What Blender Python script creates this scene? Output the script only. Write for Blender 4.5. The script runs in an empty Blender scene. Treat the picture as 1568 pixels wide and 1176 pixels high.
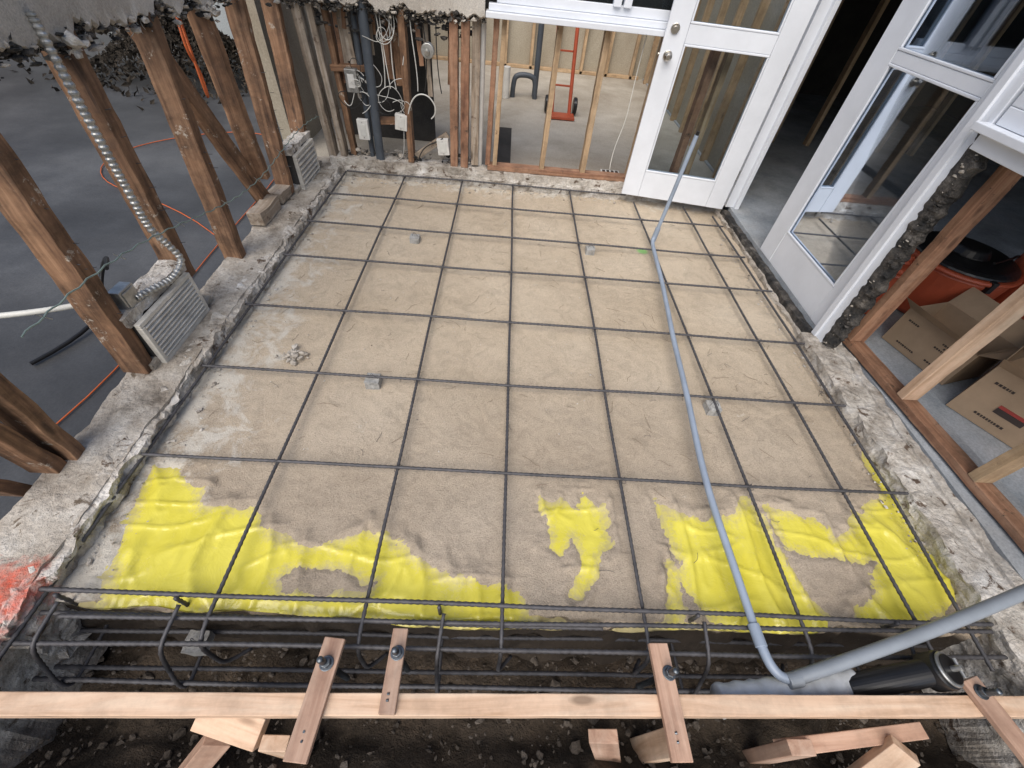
import bpy, math, random
import numpy as np
from mathutils import Vector, Matrix, noise
random.seed(4); rng=np.random.default_rng(4)
S=bpy.context.scene; COL=S.collection
# ---------------------------------------------------------------- helpers
def link(o,parent=None):
    COL.objects.link(o)
    if parent: o.parent=parent
    return o
def empty(name):
    e=bpy.data.objects.new(name,None); e.empty_display_size=.1; COL.objects.link(e); return e
def mesh_obj(name,v,f,mat=None,parent=None,smooth=False):
    m=bpy.data.meshes.new(name); m.from_pydata([tuple(a) for a in v],[],[tuple(a) for a in f]); m.update()
    if smooth: m.polygons.foreach_set("use_smooth",[True]*len(m.polygons))
    o=bpy.data.objects.new(name,m)
    if mat:
        for k in (mat if isinstance(mat,list) else [mat]): m.materials.append(k)
    return link(o,parent)
def box(name,x0,x1,y0,y1,z0,z1,mat,parent=None,bev=.004):
    c=Vector(((x0+x1)/2,(y0+y1)/2,(z0+z1)/2)); hx,hy,hz=(x1-x0)/2,(y1-y0)/2,(z1-z0)/2
    v=[(sx*hx,sy*hy,sz*hz) for sx in(-1,1) for sy in(-1,1) for sz in(-1,1)]
    f=[(0,1,3,2),(4,6,7,5),(0,4,5,1),(2,3,7,6),(0,2,6,4),(1,5,7,3)]
    o=mesh_obj(name,v,f,mat,parent); o.location=c
    if bev:
        b=o.modifiers.new("b","BEVEL"); b.width=bev; b.segments=2
    return o
def board(name,p0,p1,w,t,mat,parent=None,up=(0,0,1),bev=.003,rough=0.0):
    """rectangular timber from p0 to p1; w measured sideways, t measured along 'up'"""
    p0,p1=Vector(p0),Vector(p1); d=p1-p0; L=d.length; x=d.normalized(); u=Vector(up)
    y=u.cross(x).normalized(); z=x.cross(y).normalized()
    n=max(2,int(L/.05)) if rough else 1
    v=[];f=[]
    for i in range(n+1):
        for a,b in((-1,-1),(1,-1),(1,1),(-1,1)):
            q=Vector((-L/2+L*i/n,a*w/2,b*t/2))
            if rough:
                nn=noise.noise_vector(Vector((q.x*9+p0.x*7,q.y*5+p0.y*3,q.z*5)))
                q=q+nn*rough
            v.append(q)
    for i in range(n):
        for k in range(4):
            a=i*4+k;b=i*4+(k+1)%4
            f.append((a,a+4,b+4,b))
    f.append((0,1,2,3)); f.append((n*4+3,n*4+2,n*4+1,n*4))
    o=mesh_obj(name,v,f,mat,parent)
    M=Matrix((x,y,z)).transposed().to_4x4(); M.translation=(p0+p1)/2; o.matrix_world=M
    if bev:
        b=o.modifiers.new("b","BEVEL"); b.width=bev; b.segments=2; b.limit_method='ANGLE'
    return o
def curve(name,pts,r,mat,parent=None,smooth=True,res=3,cyc=False):
    c=bpy.data.curves.new(name,"CURVE"); c.dimensions='3D'; c.bevel_depth=r; c.bevel_resolution=res; c.use_fill_caps=True
    if smooth:
        s=c.splines.new('NURBS'); s.resolution_u=6
    else: s=c.splines.new('POLY')
    s.points.add(len(pts)-1)
    for i,p in enumerate(pts): s.points[i].co=(*p,1)
    if smooth: s.order_u=min(4,len(pts)) if smooth==2 else 3; s.use_endpoint_u=True
    c.materials.append(mat); o=bpy.data.objects.new(name,c); return link(o,parent)
def cyl(name,p0,p1,r,mat,parent=None,seg=24,r2=None,bev=0):
    p0,p1=Vector(p0),Vector(p1); d=(p1-p0); x=d.normalized(); a=x.orthogonal().normalized(); b=x.cross(a)
    r2=r if r2 is None else r2; v=[];f=[]
    for P,R in((p0,r),(p1,r2)):
        for k in range(seg):
            t=2*math.pi*k/seg; v.append(P+(a*math.cos(t)+b*math.sin(t))*R)
    for k in range(seg): f.append((k,(k+1)%seg,seg+(k+1)%seg,seg+k))
    f.append(tuple(range(seg))[::-1]); f.append(tuple(range(seg,2*seg)))
    o=mesh_obj(name,v,f,mat,parent)
    m=o.modifiers.new("b","BEVEL"); m.width=bev or min(r,r2)*.12; m.segments=2; m.limit_method='ANGLE'
    return o
def chunks(name,pts,sizes,mat,parent=None,flat=.7,sub=1):
    import bmesh
    bm=bmesh.new(); bmesh.ops.create_icosphere(bm,subdivisions=sub,radius=1)
    bv=np.array([v.co[:] for v in bm.verts]); bf=np.array([[v.index for v in f.verts] for f in bm.faces]); bm.free()
    V=[];F=[];n=0
    for p,s in zip(pts,sizes):
        w=bv*(1+rng.uniform(-.35,.35,(len(bv),1)))*np.array([1,rng.uniform(.5,1),rng.uniform(.35,1)*flat])*s
        a=rng.uniform(0,6.28); c,q=math.cos(a),math.sin(a)
        w=w@np.array([[c,-q,0],[q,c,0],[0,0,1]])
        V.append(w+np.array(p)); F.append(bf+n); n+=len(bv)
    return mesh_obj(name,np.vstack(V).tolist(),np.vstack(F).tolist(),mat,parent)
def flakes(name,pts,sizes,mat,parent=None):
    V=[];F=[];n=0
    for p,s in zip(pts,sizes):
        R=np.linalg.qr(rng.normal(size=(3,3)))[0]; w=np.array([[-1,0,0],[0,-.45,.15],[1,0,-.1],[0,.45,.15]])*s; V.append(w@R+np.array(p)); F.append((n,n+1,n+2,n+3)); n+=4
    return mesh_obj(name,np.vstack(V).tolist(),F,mat,parent)
def rough_beam(name,p0,p1,w,h,mat,parent=None,amp=.02,step=.02,freq=9,top_amp=None):
    """broken-concrete beam: p0->p1 at the bottom centre line, w wide, h tall"""
    p0,p1=Vector(p0),Vector(p1); L=(p1-p0).length; x=(p1-p0).normalized(); y=Vector((0,0,1)).cross(x)
    nw=max(3,int(w/step)); nh=max(3,int(min(h,.3)/step))
    prof=[(-w/2,0)]+[(-w/2,h-min(h,.3)+min(h,.3)*i/nh) for i in range(1,nh+1)]+[(-w/2+w*i/nw,h) for i in range(1,nw)]+[(w/2,h-min(h,.3)*i/nh) for i in range(nh)]+[(w/2,0)]
    n=int(L/step); v=[];f=[];K=len(prof); ta=Vector((1,1,top_amp if top_amp is not None else 1))
    for i in range(n+1):
        for a,b in prof:
            q=p0+x*(L*i/n)+y*a+Vector((0,0,b))
            nv=noise.noise_vector(q*freq)*amp+noise.noise_vector(q*freq*3.3)*amp*.5+noise.noise_vector(q*2.5)*amp*.6
            v.append(q+nv*ta)
    for i in range(n):
        for k in range(K-1):
            a=i*K+k; f.append((a,a+1,a+K+1,a+K))
    f.append(tuple(range(K))[::-1]); f.append(tuple(range(n*K,n*K+K)))
    return mesh_obj(name,v,f,mat,parent)
# ---------------------------------------------------------------- materials
def newmat(name):
    m=bpy.data.materials.new(name); m.use_nodes=True; nt=m.node_tree; b=nt.nodes["Principled BSDF"]
    return m,nt,b
def N(nt,t,**k):
    n=nt.nodes.new(t)
    for a,v in k.items():
        if a in n.inputs: n.inputs[a].default_value=v
        else: setattr(n,a,v)
    return n
def ramp(nt,src,stops):
    r=nt.nodes.new("ShaderNodeValToRGB"); e=r.color_ramp.elements
    while len(e)<len(stops): e.new(.5)
    for i,(p,c) in enumerate(stops): e[i].position=p; e[i].color=(*c,1) if len(c)==3 else c
    nt.links.new(src,r.inputs[0]); return r
def mixc(nt,fac,a,b,mode='MIX'):
    m=nt.nodes.new("ShaderNodeMix"); m.data_type='RGBA'; m.blend_type=mode
    for s,i in((fac,0),(a,6),(b,7)):
        if hasattr(s,'is_linked') or hasattr(s,'links'): nt.links.new(s,m.inputs[i])
        elif i==0: m.inputs[0].default_value=s
        else: m.inputs[i].default_value=(*s,1)
    return m.outputs[2]
def g(v): return (v,v,v)
def coords(nt,scale=(1,1,1),rand=True):
    tc=N(nt,"ShaderNodeTexCoord"); src=tc.outputs["Object"]
    if rand:
        oi=N(nt,"ShaderNodeObjectInfo"); ad=N(nt,"ShaderNodeVectorMath",operation='MULTIPLY_ADD')
        ad.inputs[1].default_value=(31,17,23); cb=N(nt,"ShaderNodeCombineXYZ")
        for k in range(3): nt.links.new(oi.outputs["Random"],cb.inputs[k])
        nt.links.new(cb.outputs[0],ad.inputs[0]); nt.links.new(src,ad.inputs[2]); src=ad.outputs[0]
    mp=N(nt,"ShaderNodeMapping"); mp.inputs["Scale"].default_value=scale; nt.links.new(src,mp.inputs[0]); return mp.outputs[0],src
def noi(nt,vec,scale,detail=6,rough=.6,dist=0):
    n=N(nt,"ShaderNodeTexNoise",Scale=scale,Detail=detail,Roughness=rough,Distortion=dist); nt.links.new(vec,n.inputs["Vector"]); return n.outputs[0]
def bump(nt,b,src,strength,dist=.01):
    n=N(nt,"ShaderNodeBump",Strength=strength,Distance=dist); nt.links.new(src,n.inputs["Height"])
    nt.links.new(n.outputs[0],b.inputs["Normal"]); return n
def rocky(name,cols,scale=6,fine=60,bs=.6,bd=.01,rough=.9,speck=None,speck_t=.62,speck_s=18,rand=False):
    m,nt,b=newmat(name); v,_=coords(nt,rand=rand)
    n1=noi(nt,v,scale,8,.65); k=len(cols)
    c=ramp(nt,n1,[(.3+.4*i/(k-1),cols[i]) for i in range(k)]).outputs[0]
    n2=noi(nt,v,fine,4,.7)
    c=mixc(nt,.55,c,ramp(nt,n2,[(.3,g(.35)),(.7,g(1.0))]).outputs[0],'MULTIPLY')
    n0=noi(nt,v,scale*.33,5,.65,.5); c=mixc(nt,.45,c,ramp(nt,n0,[(.38,(.52,.45,.38)),(.58,g(1.0))]).outputs[0],'MULTIPLY')
    if speck:
        n3=noi(nt,v,speck_s,5,.7,.5); c=mixc(nt,ramp(nt,n3,[(speck_t-.03,g(0)),(speck_t+.03,g(1))]).outputs[0],c,speck)
    nt.links.new(c,b.inputs["Base Color"]); b.inputs["Roughness"].default_value=rough
    ad=N(nt,"ShaderNodeMath",operation='ADD'); nt.links.new(n1,ad.inputs[0]); nt.links.new(n2,ad.inputs[1])
    bump(nt,b,ad.outputs[0],bs,bd); return m
def wood(name,c1,c2,c3,splot=None,st=.6,dirt=.5,rough=.75,grain=28,ss=9):
    m,nt,b=newmat(name); v,raw=coords(nt,(1.6,grain,grain))
    n1=noi(nt,v,1.0,6,.62,.6)
    c=ramp(nt,n1,[(.3,c1),(.5,c2),(.68,c3)]).outputs[0]
    n2=noi(nt,raw,5,6,.75)
    c=mixc(nt,dirt,c,ramp(nt,n2,[(.36,g(.22)),(.58,g(1))]).outputs[0],'MULTIPLY')
    oi=N(nt,"ShaderNodeObjectInfo")
    c=mixc(nt,.5,c,ramp(nt,oi.outputs["Random"],[(0,g(.6)),(1,g(1))]).outputs[0],'MULTIPLY')
    vo=N(nt,"ShaderNodeTexVoronoi",Scale=1.0); mp=N(nt,"ShaderNodeMapping"); mp.inputs["Scale"].default_value=(3,9,9)
    nt.links.new(raw,mp.inputs[0]); nt.links.new(mp.outputs[0],vo.inputs["Vector"])
    c=mixc(nt,ramp(nt,vo.outputs["Distance"],[(.08,g(.75)),(.16,g(0))]).outputs[0],c,tuple(k*.35 for k in c1))
    if splot:
        n3=noi(nt,raw,ss,7,.8,.3); c=mixc(nt,ramp(nt,n3,[(st,g(0)),(st+.05,g(.9))]).outputs[0],c,splot)
    nt.links.new(c,b.inputs["Base Color"]); b.inputs["Roughness"].default_value=rough
    bump(nt,b,n1,.5,.004); return m
def plain(name,col,rough=.5,metal=0,var=.25,scale=8,bs=.1):
    m,nt,b=newmat(name); v,_=coords(nt)
    n=noi(nt,v,scale,6,.65)
    c=mixc(nt,var,col,ramp(nt,n,[(.35,g(.25)),(.62,g(1))]).outputs[0],'MULTIPLY')
    nt.links.new(c,b.inputs["Base Color"]); b.inputs["Roughness"].default_value=rough; b.inputs["Metallic"].default_value=metal
    if bs: bump(nt,b,n,bs,.004)
    return m
M_old=wood("old_framing_wood",(.09,.045,.025),(.25,.135,.073),(.40,.235,.135),splot=(.46,.41,.34),st=.60,dirt=.7,ss=7)
M_oldpale=wood("limewashed_wood",(.22,.16,.11),(.38,.31,.24),(.5,.44,.37),splot=(.1,.06,.04),st=.58)
M_red=wood("red_framing_wood",(.24,.11,.065),(.39,.21,.125),(.48,.29,.19),splot=(.05,.035,.025),st=.60,dirt=.6)
M_new=wood("new_fir_wood",(.50,.32,.20),(.71,.50,.35),(.79,.61,.45),dirt=.3,splot=(.22,.14,.10),st=.68,grain=22)
M_newred=wood("damp_fir_wood",(.38,.22,.15),(.55,.36,.26),(.64,.46,.35),dirt=.35,grain=22,splot=(.2,.12,.08),st=.66)
M_tan=wood("tan_stud_wood",(.38,.25,.14),(.50,.35,.21),(.58,.43,.28),dirt=.45,splot=(.12,.07,.04),st=.62)
M_curb=rocky("broken_concrete",[(.18,.155,.125),(.44,.395,.335),(.60,.555,.49),(.74,.71,.65)],5,55,1,.010,speck=(.13,.10,.07),speck_t=.64,speck_s=12)
M_plaster=rocky("chipped_plaster",[(.24,.205,.165),(.64,.60,.54),(.87,.85,.81)],8,60,1,.010,speck=(.12,.085,.06),speck_t=.61,speck_s=10)
M_white=plain("white_door_paint",(.72,.755,.81),.38,var=.12,scale=3,bs=.03)
M_whitebox=plain("white_plastic",(.70,.69,.65),.5,var=.25)
M_steel=plain("dark_rebar_steel",(.10,.098,.105),.6,.3,var=.55,scale=30,bs=.2)
M_metal=plain("galvanised_metal",(.50,.50,.48),.42,.8,var=.5,scale=25)
M_brass=plain("satin_nickel",(.55,.52,.47),.28,1,var=.1)
M_conduit=plain("blue_grey_conduit_plastic",(.30,.36,.45),.4,var=.3,scale=4,bs=.03)
M_grey=plain("grey_pvc",(.25,.28,.315),.42,var=.25,scale=4,bs=.03)
M_black=plain("black_plastic",(.012,.012,.013),.35,var=.3)
M_dkpipe=plain("dark_blue_grey_pipe",(.075,.09,.11),.5,var=.35)
M_wire=plain("white_cable",(.66,.66,.62),.5,var=.25)
M_wireb=plain("black_cable",(.02,.02,.02),.5)
M_orange=plain("orange_cord",(.55,.12,.03),.5,var=.15)
M_stucco=rocky("grey_stucco",[(.47,.44,.39),(.58,.545,.49),(.65,.615,.56)],5,120,.8,.005)
M_paper=rocky("black_building_paper",[(.012,.012,.013),(.035,.035,.035),(.12,.11,.10),(.3,.28,.25)],12,50,1,.02)
M_block=rocky("concrete_spacer",[(.36,.37,.36),(.5,.5,.49)],20,80,.5,.004)
M_card=plain("cardboard",(.40,.285,.185),.8,var=.25,scale=5)
M_dark=plain("dark_print",(.05,.035,.03),.7)
M_redprint=plain("red_print",(.36,.05,.04),.7)
M_redtub=plain("red_tub_plastic",(.45,.09,.04),.45,var=.2)
M_blue=plain("blue_tub_plastic",(.04,.10,.20),.45,var=.2)
M_drive=rocky("driveway_concrete",[(.04,.042,.045),(.08,.084,.09),(.15,.157,.165)],.7,90,.2,.004,rough=.5)  # dark for wet and shade; paler blotches paint in entering daylight
M_room=rocky("room_concrete",[(.42,.38,.31),(.54,.495,.42),(.62,.58,.50)],2,80,.2,.004,rough=.8)
M_bfloor=rocky("bluish_concrete",[(.30,.34,.38),(.45,.49,.53),(.58,.61,.64)],3,80,.3,.004,rough=.7)
M_wallg=rocky("grey_wall_paint",[(.36,.40,.41),(.44,.47,.48)],2,60,.1,.003)
M_wallb=rocky("beige_wall",[(.40,.36,.28),(.5,.45,.36)],2,60,.1,.003)
M_wdark=rocky("dark_header_and_shade",[(.03,.03,.03),(.07,.065,.06)],3,60,.2,.003)  # near-black: header wood, and shade painted into vents, pit, cavity, side room
M_leaf=rocky("dead_leaf_litter",[(.012,.010,.007),(.035,.027,.018),(.09,.07,.05)],10,60,1,.02,rand=True)
M_rock=rocky("rubble_stone",[(.05,.042,.034),(.12,.10,.082),(.23,.20,.17)],8,60,.8,.01)
M_dirt=rocky("dirt",[(.035,.026,.018),(.085,.063,.043),(.18,.135,.095)],5,70,1,.02)
def glass():
    m=bpy.data.materials.new("window_glass"); m.use_nodes=True; nt=m.node_tree; nt.nodes.clear()
    o=N(nt,"ShaderNodeOutputMaterial"); mx=N(nt,"ShaderNodeMixShader"); t=N(nt,"ShaderNodeBsdfTransparent"); t.inputs[0].default_value=(.80,.84,.86,1)
    gl=N(nt,"ShaderNodeBsdfGlossy",Roughness=.03); gl.inputs[0].default_value=(.6,.68,.8,1); fr=N(nt,"ShaderNodeFresnel",IOR=1.26)
    nt.links.new(fr.outputs[0],mx.inputs[0]); nt.links.new(t.outputs[0],mx.inputs[1]); nt.links.new(gl.outputs[0],mx.inputs[2]); nt.links.new(mx.outputs[0],o.inputs[0]); return m
M_glass=glass()
# ---------------------------------------------------------------- sheet polygons (world metres)
Y1=[(-1.53,-.66),(-1.56,-.51),(-1.63,-.29),(-1.67,-.01),(-1.57,-.02),(-1.42,-.11),(-1.35,-.21),(-1.24,-.22),(-1.15,-.20),(-1.06,-.28),(-.96,-.33),(-.82,-.36),(-.71,-.34),(-.61,-.28),(-.53,-.28),(-.46,-.33),(-.36,-.41),(-.19,-.47),(0,-.49),(.08,-.52),(.1,-.66)]
Hl=[(-.93,-.49),(-.86,-.45),(-.74,-.44),(-.65,-.47),(-.53,-.50),(-.55,-.54),(-.86,-.55)]
Y2=[(.16,-.08),(.22,-.11),(.28,-.10),(.34,-.13),(.385,-.03),(.42,-.04),(.45,-.12),(.49,-.10),(.48,-.29),(.40,-.45),(.32,-.53),(.30,-.51),(.31,-.43),(.345,-.31),(.32,-.27),(.26,-.38),(.22,-.33),(.18,-.31),(.23,-.27),(.20,-.20)]
Y3=[(.74,-.05),(.80,-.12),(.97,-.16),(1.10,-.12),(1.22,-.04),(1.27,-.10),(1.29,-.28),(1.31,-.43),(1.40,-.60),(1.35,-.66),(.91,-.66),(.83,-.53),(.79,-.42),(.76,-.24)]
Y4=[(1.30,-.06),(1.42,-.10),(1.55,-.13),(1.60,-.22),(1.75,-.12),(1.87,-.03),(1.98,.05),(2.02,.30),(2.12,.30),(2.12,-.08),(2.08,-.37),(2.1,-.5),(1.78,-.6),(1.46,-.6),(1.66,-.45),(1.75,-.33),(1.58,-.32),(1.33,-.28)]
Y5=[(.735,-.36),(.77,-.40),(.75,-.66),(.67,-.66)]
def sdist(P,poly):
    a=np.array(poly); b=np.roll(a,-1,0); d=np.full(len(P),1e9); ins=np.zeros(len(P),bool)
    for (x0,y0),(x1,y1) in zip(a,b):
        e=np.array([x1-x0,y1-y0]); w=P-np.array([x0,y0]); t=np.clip((w@e)/(e@e),0,1)
        d=np.minimum(d,np.hypot(*(w-t[:,None]*e).T))
        c=((y0>P[:,1])!=(y1>P[:,1]))&(P[:,0]<(x1-x0)*(P[:,1]-y0)/(y1-y0+1e-12)+x0); ins^=c
    return np.where(ins,d,-d)
def nz(P,fx,fy,seed=0,oct=1):
    out=np.empty(len(P))
    for i,(x,y) in enumerate(P):
        v=Vector((x*fx+seed,y*fy-seed,seed*.37)); out[i]=noise.noise(v) if oct==1 else noise.fractal(v,1.0,2.0,oct)
    return out
def ymask(P):
    P=P+np.column_stack([nz(P,9,9,41,3),nz(P,9,9,47,3)])*.024
    s=np.full(len(P),-9.)
    for q in(Y1,Y2,Y3,Y4,Y5): s=np.maximum(s,sdist(P,q))
    return np.minimum(s,-sdist(P,Hl))+.004
def grid(xs,ys):
    X,Y=np.meshgrid(xs,ys); P=np.stack([X.ravel(),Y.ravel()],1); nx=len(xs); ny=len(ys)
    I=np.arange(nx*ny).reshape(ny,nx); F=np.stack([I[:-1,:-1],I[:-1,1:],I[1:,1:],I[1:,:-1]],-1).reshape(-1,4); return P,F
def sheet_h(P,sd):
    r=1-np.abs(nz(P,6,1.8,3))*2.8; r2=1-np.abs(nz(P,3,8,9))*3; r3=1-np.abs(nz(P,14,5,17))*3
    return -.070+np.clip(r,0,1)**3*.020+np.clip(r2,0,1)**4*.009+np.clip(r3,0,1)**4*.006+nz(P,5,4,5)*.006-np.clip((-sd-.03)/.1,0,1)*.045
def fastmesh(name,P,Z,F,mat,parent=None):
    V=np.column_stack([P,Z]); m=bpy.data.meshes.new(name); m.vertices.add(len(V)); m.vertices.foreach_set("co",V.ravel())
    m.loops.add(F.size); m.loops.foreach_set("vertex_index",F.ravel().astype(np.int32)); m.polygons.add(len(F))
    m.polygons.foreach_set("loop_start",np.arange(0,F.size,4,dtype=np.int32)); m.polygons.foreach_set("use_smooth",np.ones(len(F),bool))
    m.update(calc_edges=True); m.validate(); m.materials.append(mat); o=bpy.data.objects.new(name,m); return link(o,parent)
# sand material
m,nt,b=newmat("damp_sand"); v,_=coords(nt,rand=False)
n1=noi(nt,v,1.1,7,.6); n2=noi(nt,v,150,3,.8); n3=noi(nt,v,7,8,.8,1.6); n4=noi(nt,v,420,2,.9)
c=ramp(nt,n1,[(.3,(.52,.425,.31)),(.5,(.60,.50,.375)),(.7,(.66,.56,.43))]).outputs[0]
c=mixc(nt,.6,c,ramp(nt,n2,[(.3,g(.45)),(.5,g(.97)),(.72,g(1.15))]).outputs[0],'MULTIPLY')
c=mixc(nt,.5,c,ramp(nt,n4,[(.3,g(.45)),(.6,g(1.1))]).outputs[0],'MULTIPLY')
c=mixc(nt,.34,c,ramp(nt,n3,[(.36,g(.45)),(.54,g(1))]).outputs[0],'MULTIPLY')
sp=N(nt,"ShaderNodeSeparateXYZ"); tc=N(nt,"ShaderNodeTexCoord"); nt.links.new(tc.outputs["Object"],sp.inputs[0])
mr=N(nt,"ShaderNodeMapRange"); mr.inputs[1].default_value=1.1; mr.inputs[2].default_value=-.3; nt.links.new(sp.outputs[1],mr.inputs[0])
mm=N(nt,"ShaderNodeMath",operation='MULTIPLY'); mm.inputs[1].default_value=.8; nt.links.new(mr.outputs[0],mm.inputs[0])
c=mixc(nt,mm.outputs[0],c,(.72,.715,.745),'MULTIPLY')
# plaster dust fallen along the left footing and the back footing
mx_=N(nt,"ShaderNodeMapRange"); mx_.inputs[1].default_value=-1.1; mx_.inputs[2].default_value=-1.72; nt.links.new(sp.outputs[0],mx_.inputs[0])
my_=N(nt,"ShaderNodeMapRange"); my_.inputs[1].default_value=2.95; my_.inputs[2].default_value=3.35; nt.links.new(sp.outputs[1],my_.inputs[0])
mxx=N(nt,"ShaderNodeMath",operation='MAXIMUM'); nt.links.new(mx_.outputs[0],mxx.inputs[0]); nt.links.new(my_.outputs[0],mxx.inputs[1])
n5=noi(nt,v,6,7,.75,.5); pm=N(nt,"ShaderNodeMath",operation='MULTIPLY_ADD'); pm.inputs[1].default_value=.28; nt.links.new(mxx.outputs[0],pm.inputs[0]); nt.links.new(n5,pm.inputs[2])
c=mixc(nt,ramp(nt,pm.outputs[0],[(.66,g(0)),(.78,g(.7))]).outputs[0],c,(.66,.64,.58))
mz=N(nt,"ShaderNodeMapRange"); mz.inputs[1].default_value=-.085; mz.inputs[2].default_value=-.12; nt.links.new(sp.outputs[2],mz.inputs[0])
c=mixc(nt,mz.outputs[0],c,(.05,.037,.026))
vo=N(nt,"ShaderNodeTexVoronoi",Scale=34); nt.links.new(v,vo.inputs["Vector"])
c=mixc(nt,ramp(nt,vo.outputs["Distance"],[(.05,g(.7)),(.09,g(0))]).outputs[0],c,(.20,.16,.12))
vm=N(nt,"ShaderNodeVectorMath",operation='DISTANCE'); vm.inputs[1].default_value=(1.15,2.30,-.05); nt.links.new(tc.outputs["Object"],vm.inputs[0])
c=mixc(nt,ramp(nt,vm.outputs["Value"],[(.03,g(.7)),(.06,g(0))]).outputs[0],c,(.14,.50,.10))
nt.links.new(c,b.inputs["Base Color"]); b.inputs["Roughness"].default_value=.95
ad=N(nt,"ShaderNodeMath",operation='ADD'); nt.links.new(n3,ad.inputs[0]); nt.links.new(n2,ad.inputs[1]); bump(nt,b,ad.outputs[0],.8,.008)
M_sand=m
P,F=grid(np.arange(-1.8,2.16,.012),np.concatenate([np.linspace(-.68,-.622,12),np.arange(-.615,.35,.008),np.arange(.355,3.42,.014)]))
sd=ymask(P)
foot=np.zeros(len(P))
for _ in range(60):   # shallow shoe marks
    cx,cy,a=rng.uniform(-1.4,1.9),rng.uniform(-.1,3.0),rng.uniform(0,3.14); dx=P[:,0]-cx; dy=P[:,1]-cy
    u=dx*math.cos(a)+dy*math.sin(a); w=-dx*math.sin(a)+dy*math.cos(a); q=(u/.15)**2+(w/.055)**2
    foot-= .0026*np.clip(1.2-q,0,1)
for _ in range(90):   # curved drag / rake strokes
    cx,cy,R_,a0=rng.uniform(-1.5,2),rng.uniform(0,3),rng.uniform(.12,.5),rng.uniform(0,6.28)
    d=np.hypot(P[:,0]-cx,P[:,1]-cy); an=(np.arctan2(P[:,1]-cy,P[:,0]-cx)-a0)%6.28
    foot+= np.where(an<1.4,rng.choice([-1,1])*.003*np.exp(-((d-R_)/.009)**2)*np.sin(an/1.4*3.14),0)
base=-.058+nz(P,1.5,1.5,2)*.004+nz(P,6,6,4,4)*.004+nz(P,30,30,6,3)*.0014+foot
sh=sheet_h(P,sd); nn=nz(P,14,14,7,3)*.008+nz(P,60,60,8,2)*.004
edge=np.clip(-sd*.30+nn,-.03,.02)
t=np.clip((-sd-.02)/.08,0,1)
Z=np.where(sd>-.02,sh+edge,(sh+edge)*(1-t)+np.maximum(base,sh+.004)*t)
fr_=np.clip((-.605+nz(P,5,0,11)*.015-P[:,1])/.03,0,None); Z=Z-fr_*.24
P2=P.copy(); P2[:,1]+=np.where(fr_>0,nz(P,14,90,12)*.03,0)
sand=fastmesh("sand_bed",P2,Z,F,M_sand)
# yellow sheet
m,nt,b=newmat("yellow_polyethylene"); v,_=coords(nt,rand=False)
at=N(nt,"ShaderNodeAttribute"); at.attribute_name="bare"
n1=noi(nt,v,3,5,.6); c=ramp(nt,n1,[(.3,(.60,.53,.055)),(.7,(.72,.65,.11))]).outputs[0]
n2=noi(nt,v,60,4,.8); n3=noi(nt,v,5,6,.7)
s1=N(nt,"ShaderNodeMath",operation='ADD'); nt.links.new(n2,s1.inputs[0]); nt.links.new(n3,s1.inputs[1])
s2=N(nt,"ShaderNodeMath",operation='SUBTRACT'); nt.links.new(s1.outputs[0],s2.inputs[0]); nt.links.new(at.outputs["Fac"],s2.inputs[1])
s3=N(nt,"ShaderNodeMath",operation='MULTIPLY'); s3.inputs[1].default_value=.5; nt.links.new(s2.outputs[0],s3.inputs[0])
dm=ramp(nt,s3.outputs[0],[(.36,g(0)),(.56,g(.75))]).outputs[0]
c=mixc(nt,dm,c,(.40,.34,.24))
nt.links.new(c,b.inputs["Base Color"]); rr=N(nt,"ShaderNodeMapRange"); rr.inputs[3].default_value=.22; rr.inputs[4].default_value=.8; nt.links.new(dm,rr.inputs[0]); nt.links.new(rr.outputs[0],b.inputs["Roughness"])
bump(nt,b,noi(nt,v,9,4,.6,.6),.35,.016)
M_yel=m
P,F=grid(np.arange(-1.70,2.13,.011),np.arange(-.70,.36,.009))
sd=ymask(P); Z=sheet_h(P,sd)
lim=np.interp(P[:,0],[-1.7,-1.4,.1,1.3,1.6,1.9,2.12],[-.60,-.625,-.645,-.635,-.59,-.57,-.42])+nz(P,4,0,20)*.03
P2=P.copy(); P2[:,1]=np.maximum(P[:,1],lim)
Z=Z-np.clip((lim+.04-P[:,1])/.04,0,1)*.014
ysh=fastmesh("yellow_vapor_barrier",P2,Z,F,M_yel)
a=ysh.data.attributes.new("bare","FLOAT","POINT"); a.data.foreach_set("value",np.clip(sd*6,-.3,.4).astype(np.float32))
# ---------------------------------------------------------------- ground sheet
xs=np.concatenate([[-400,-120,-40,-15,-7,-4],np.arange(-2.6,2.9,.03),[4,7,15,40,120,400]])
ys=np.concatenate([[-400,-120,-40,-12,-6,-3.5],np.arange(-2.4,-.3,.02),[0,1,3,6,12,40,120,400]])
P,F=grid(xs,ys)
h=np.interp(P[:,1],[-3,-1.12,-.98,-.66,-.5],[-.30,-.28,-.48,-.53,-.58])
near=(np.abs(P[:,0])<2.9)&(P[:,1]>-2.4)&(P[:,1]<-.3)
h=h+near*(nz(P,4,4,31,4)*.07+nz(P,20,20,33,4)*.03)
fastmesh("ground",P,h,F,M_dirt)
pts=[];sz=[]
for _ in range(4200):
    x=rng.uniform(-2.3,2.4); y=rng.uniform(-1.6,-.64); z=np.interp(y,[-1.12,-.98,-.66],[-.28,-.48,-.53])+rng.uniform(-.01,.03); pts.append((x,y,z)); sz.append(rng.choice([.005,.009,.016,.028],p=[.55,.32,.11,.02]))
chunks("trench_rubble",pts,sz,M_rock)
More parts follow.
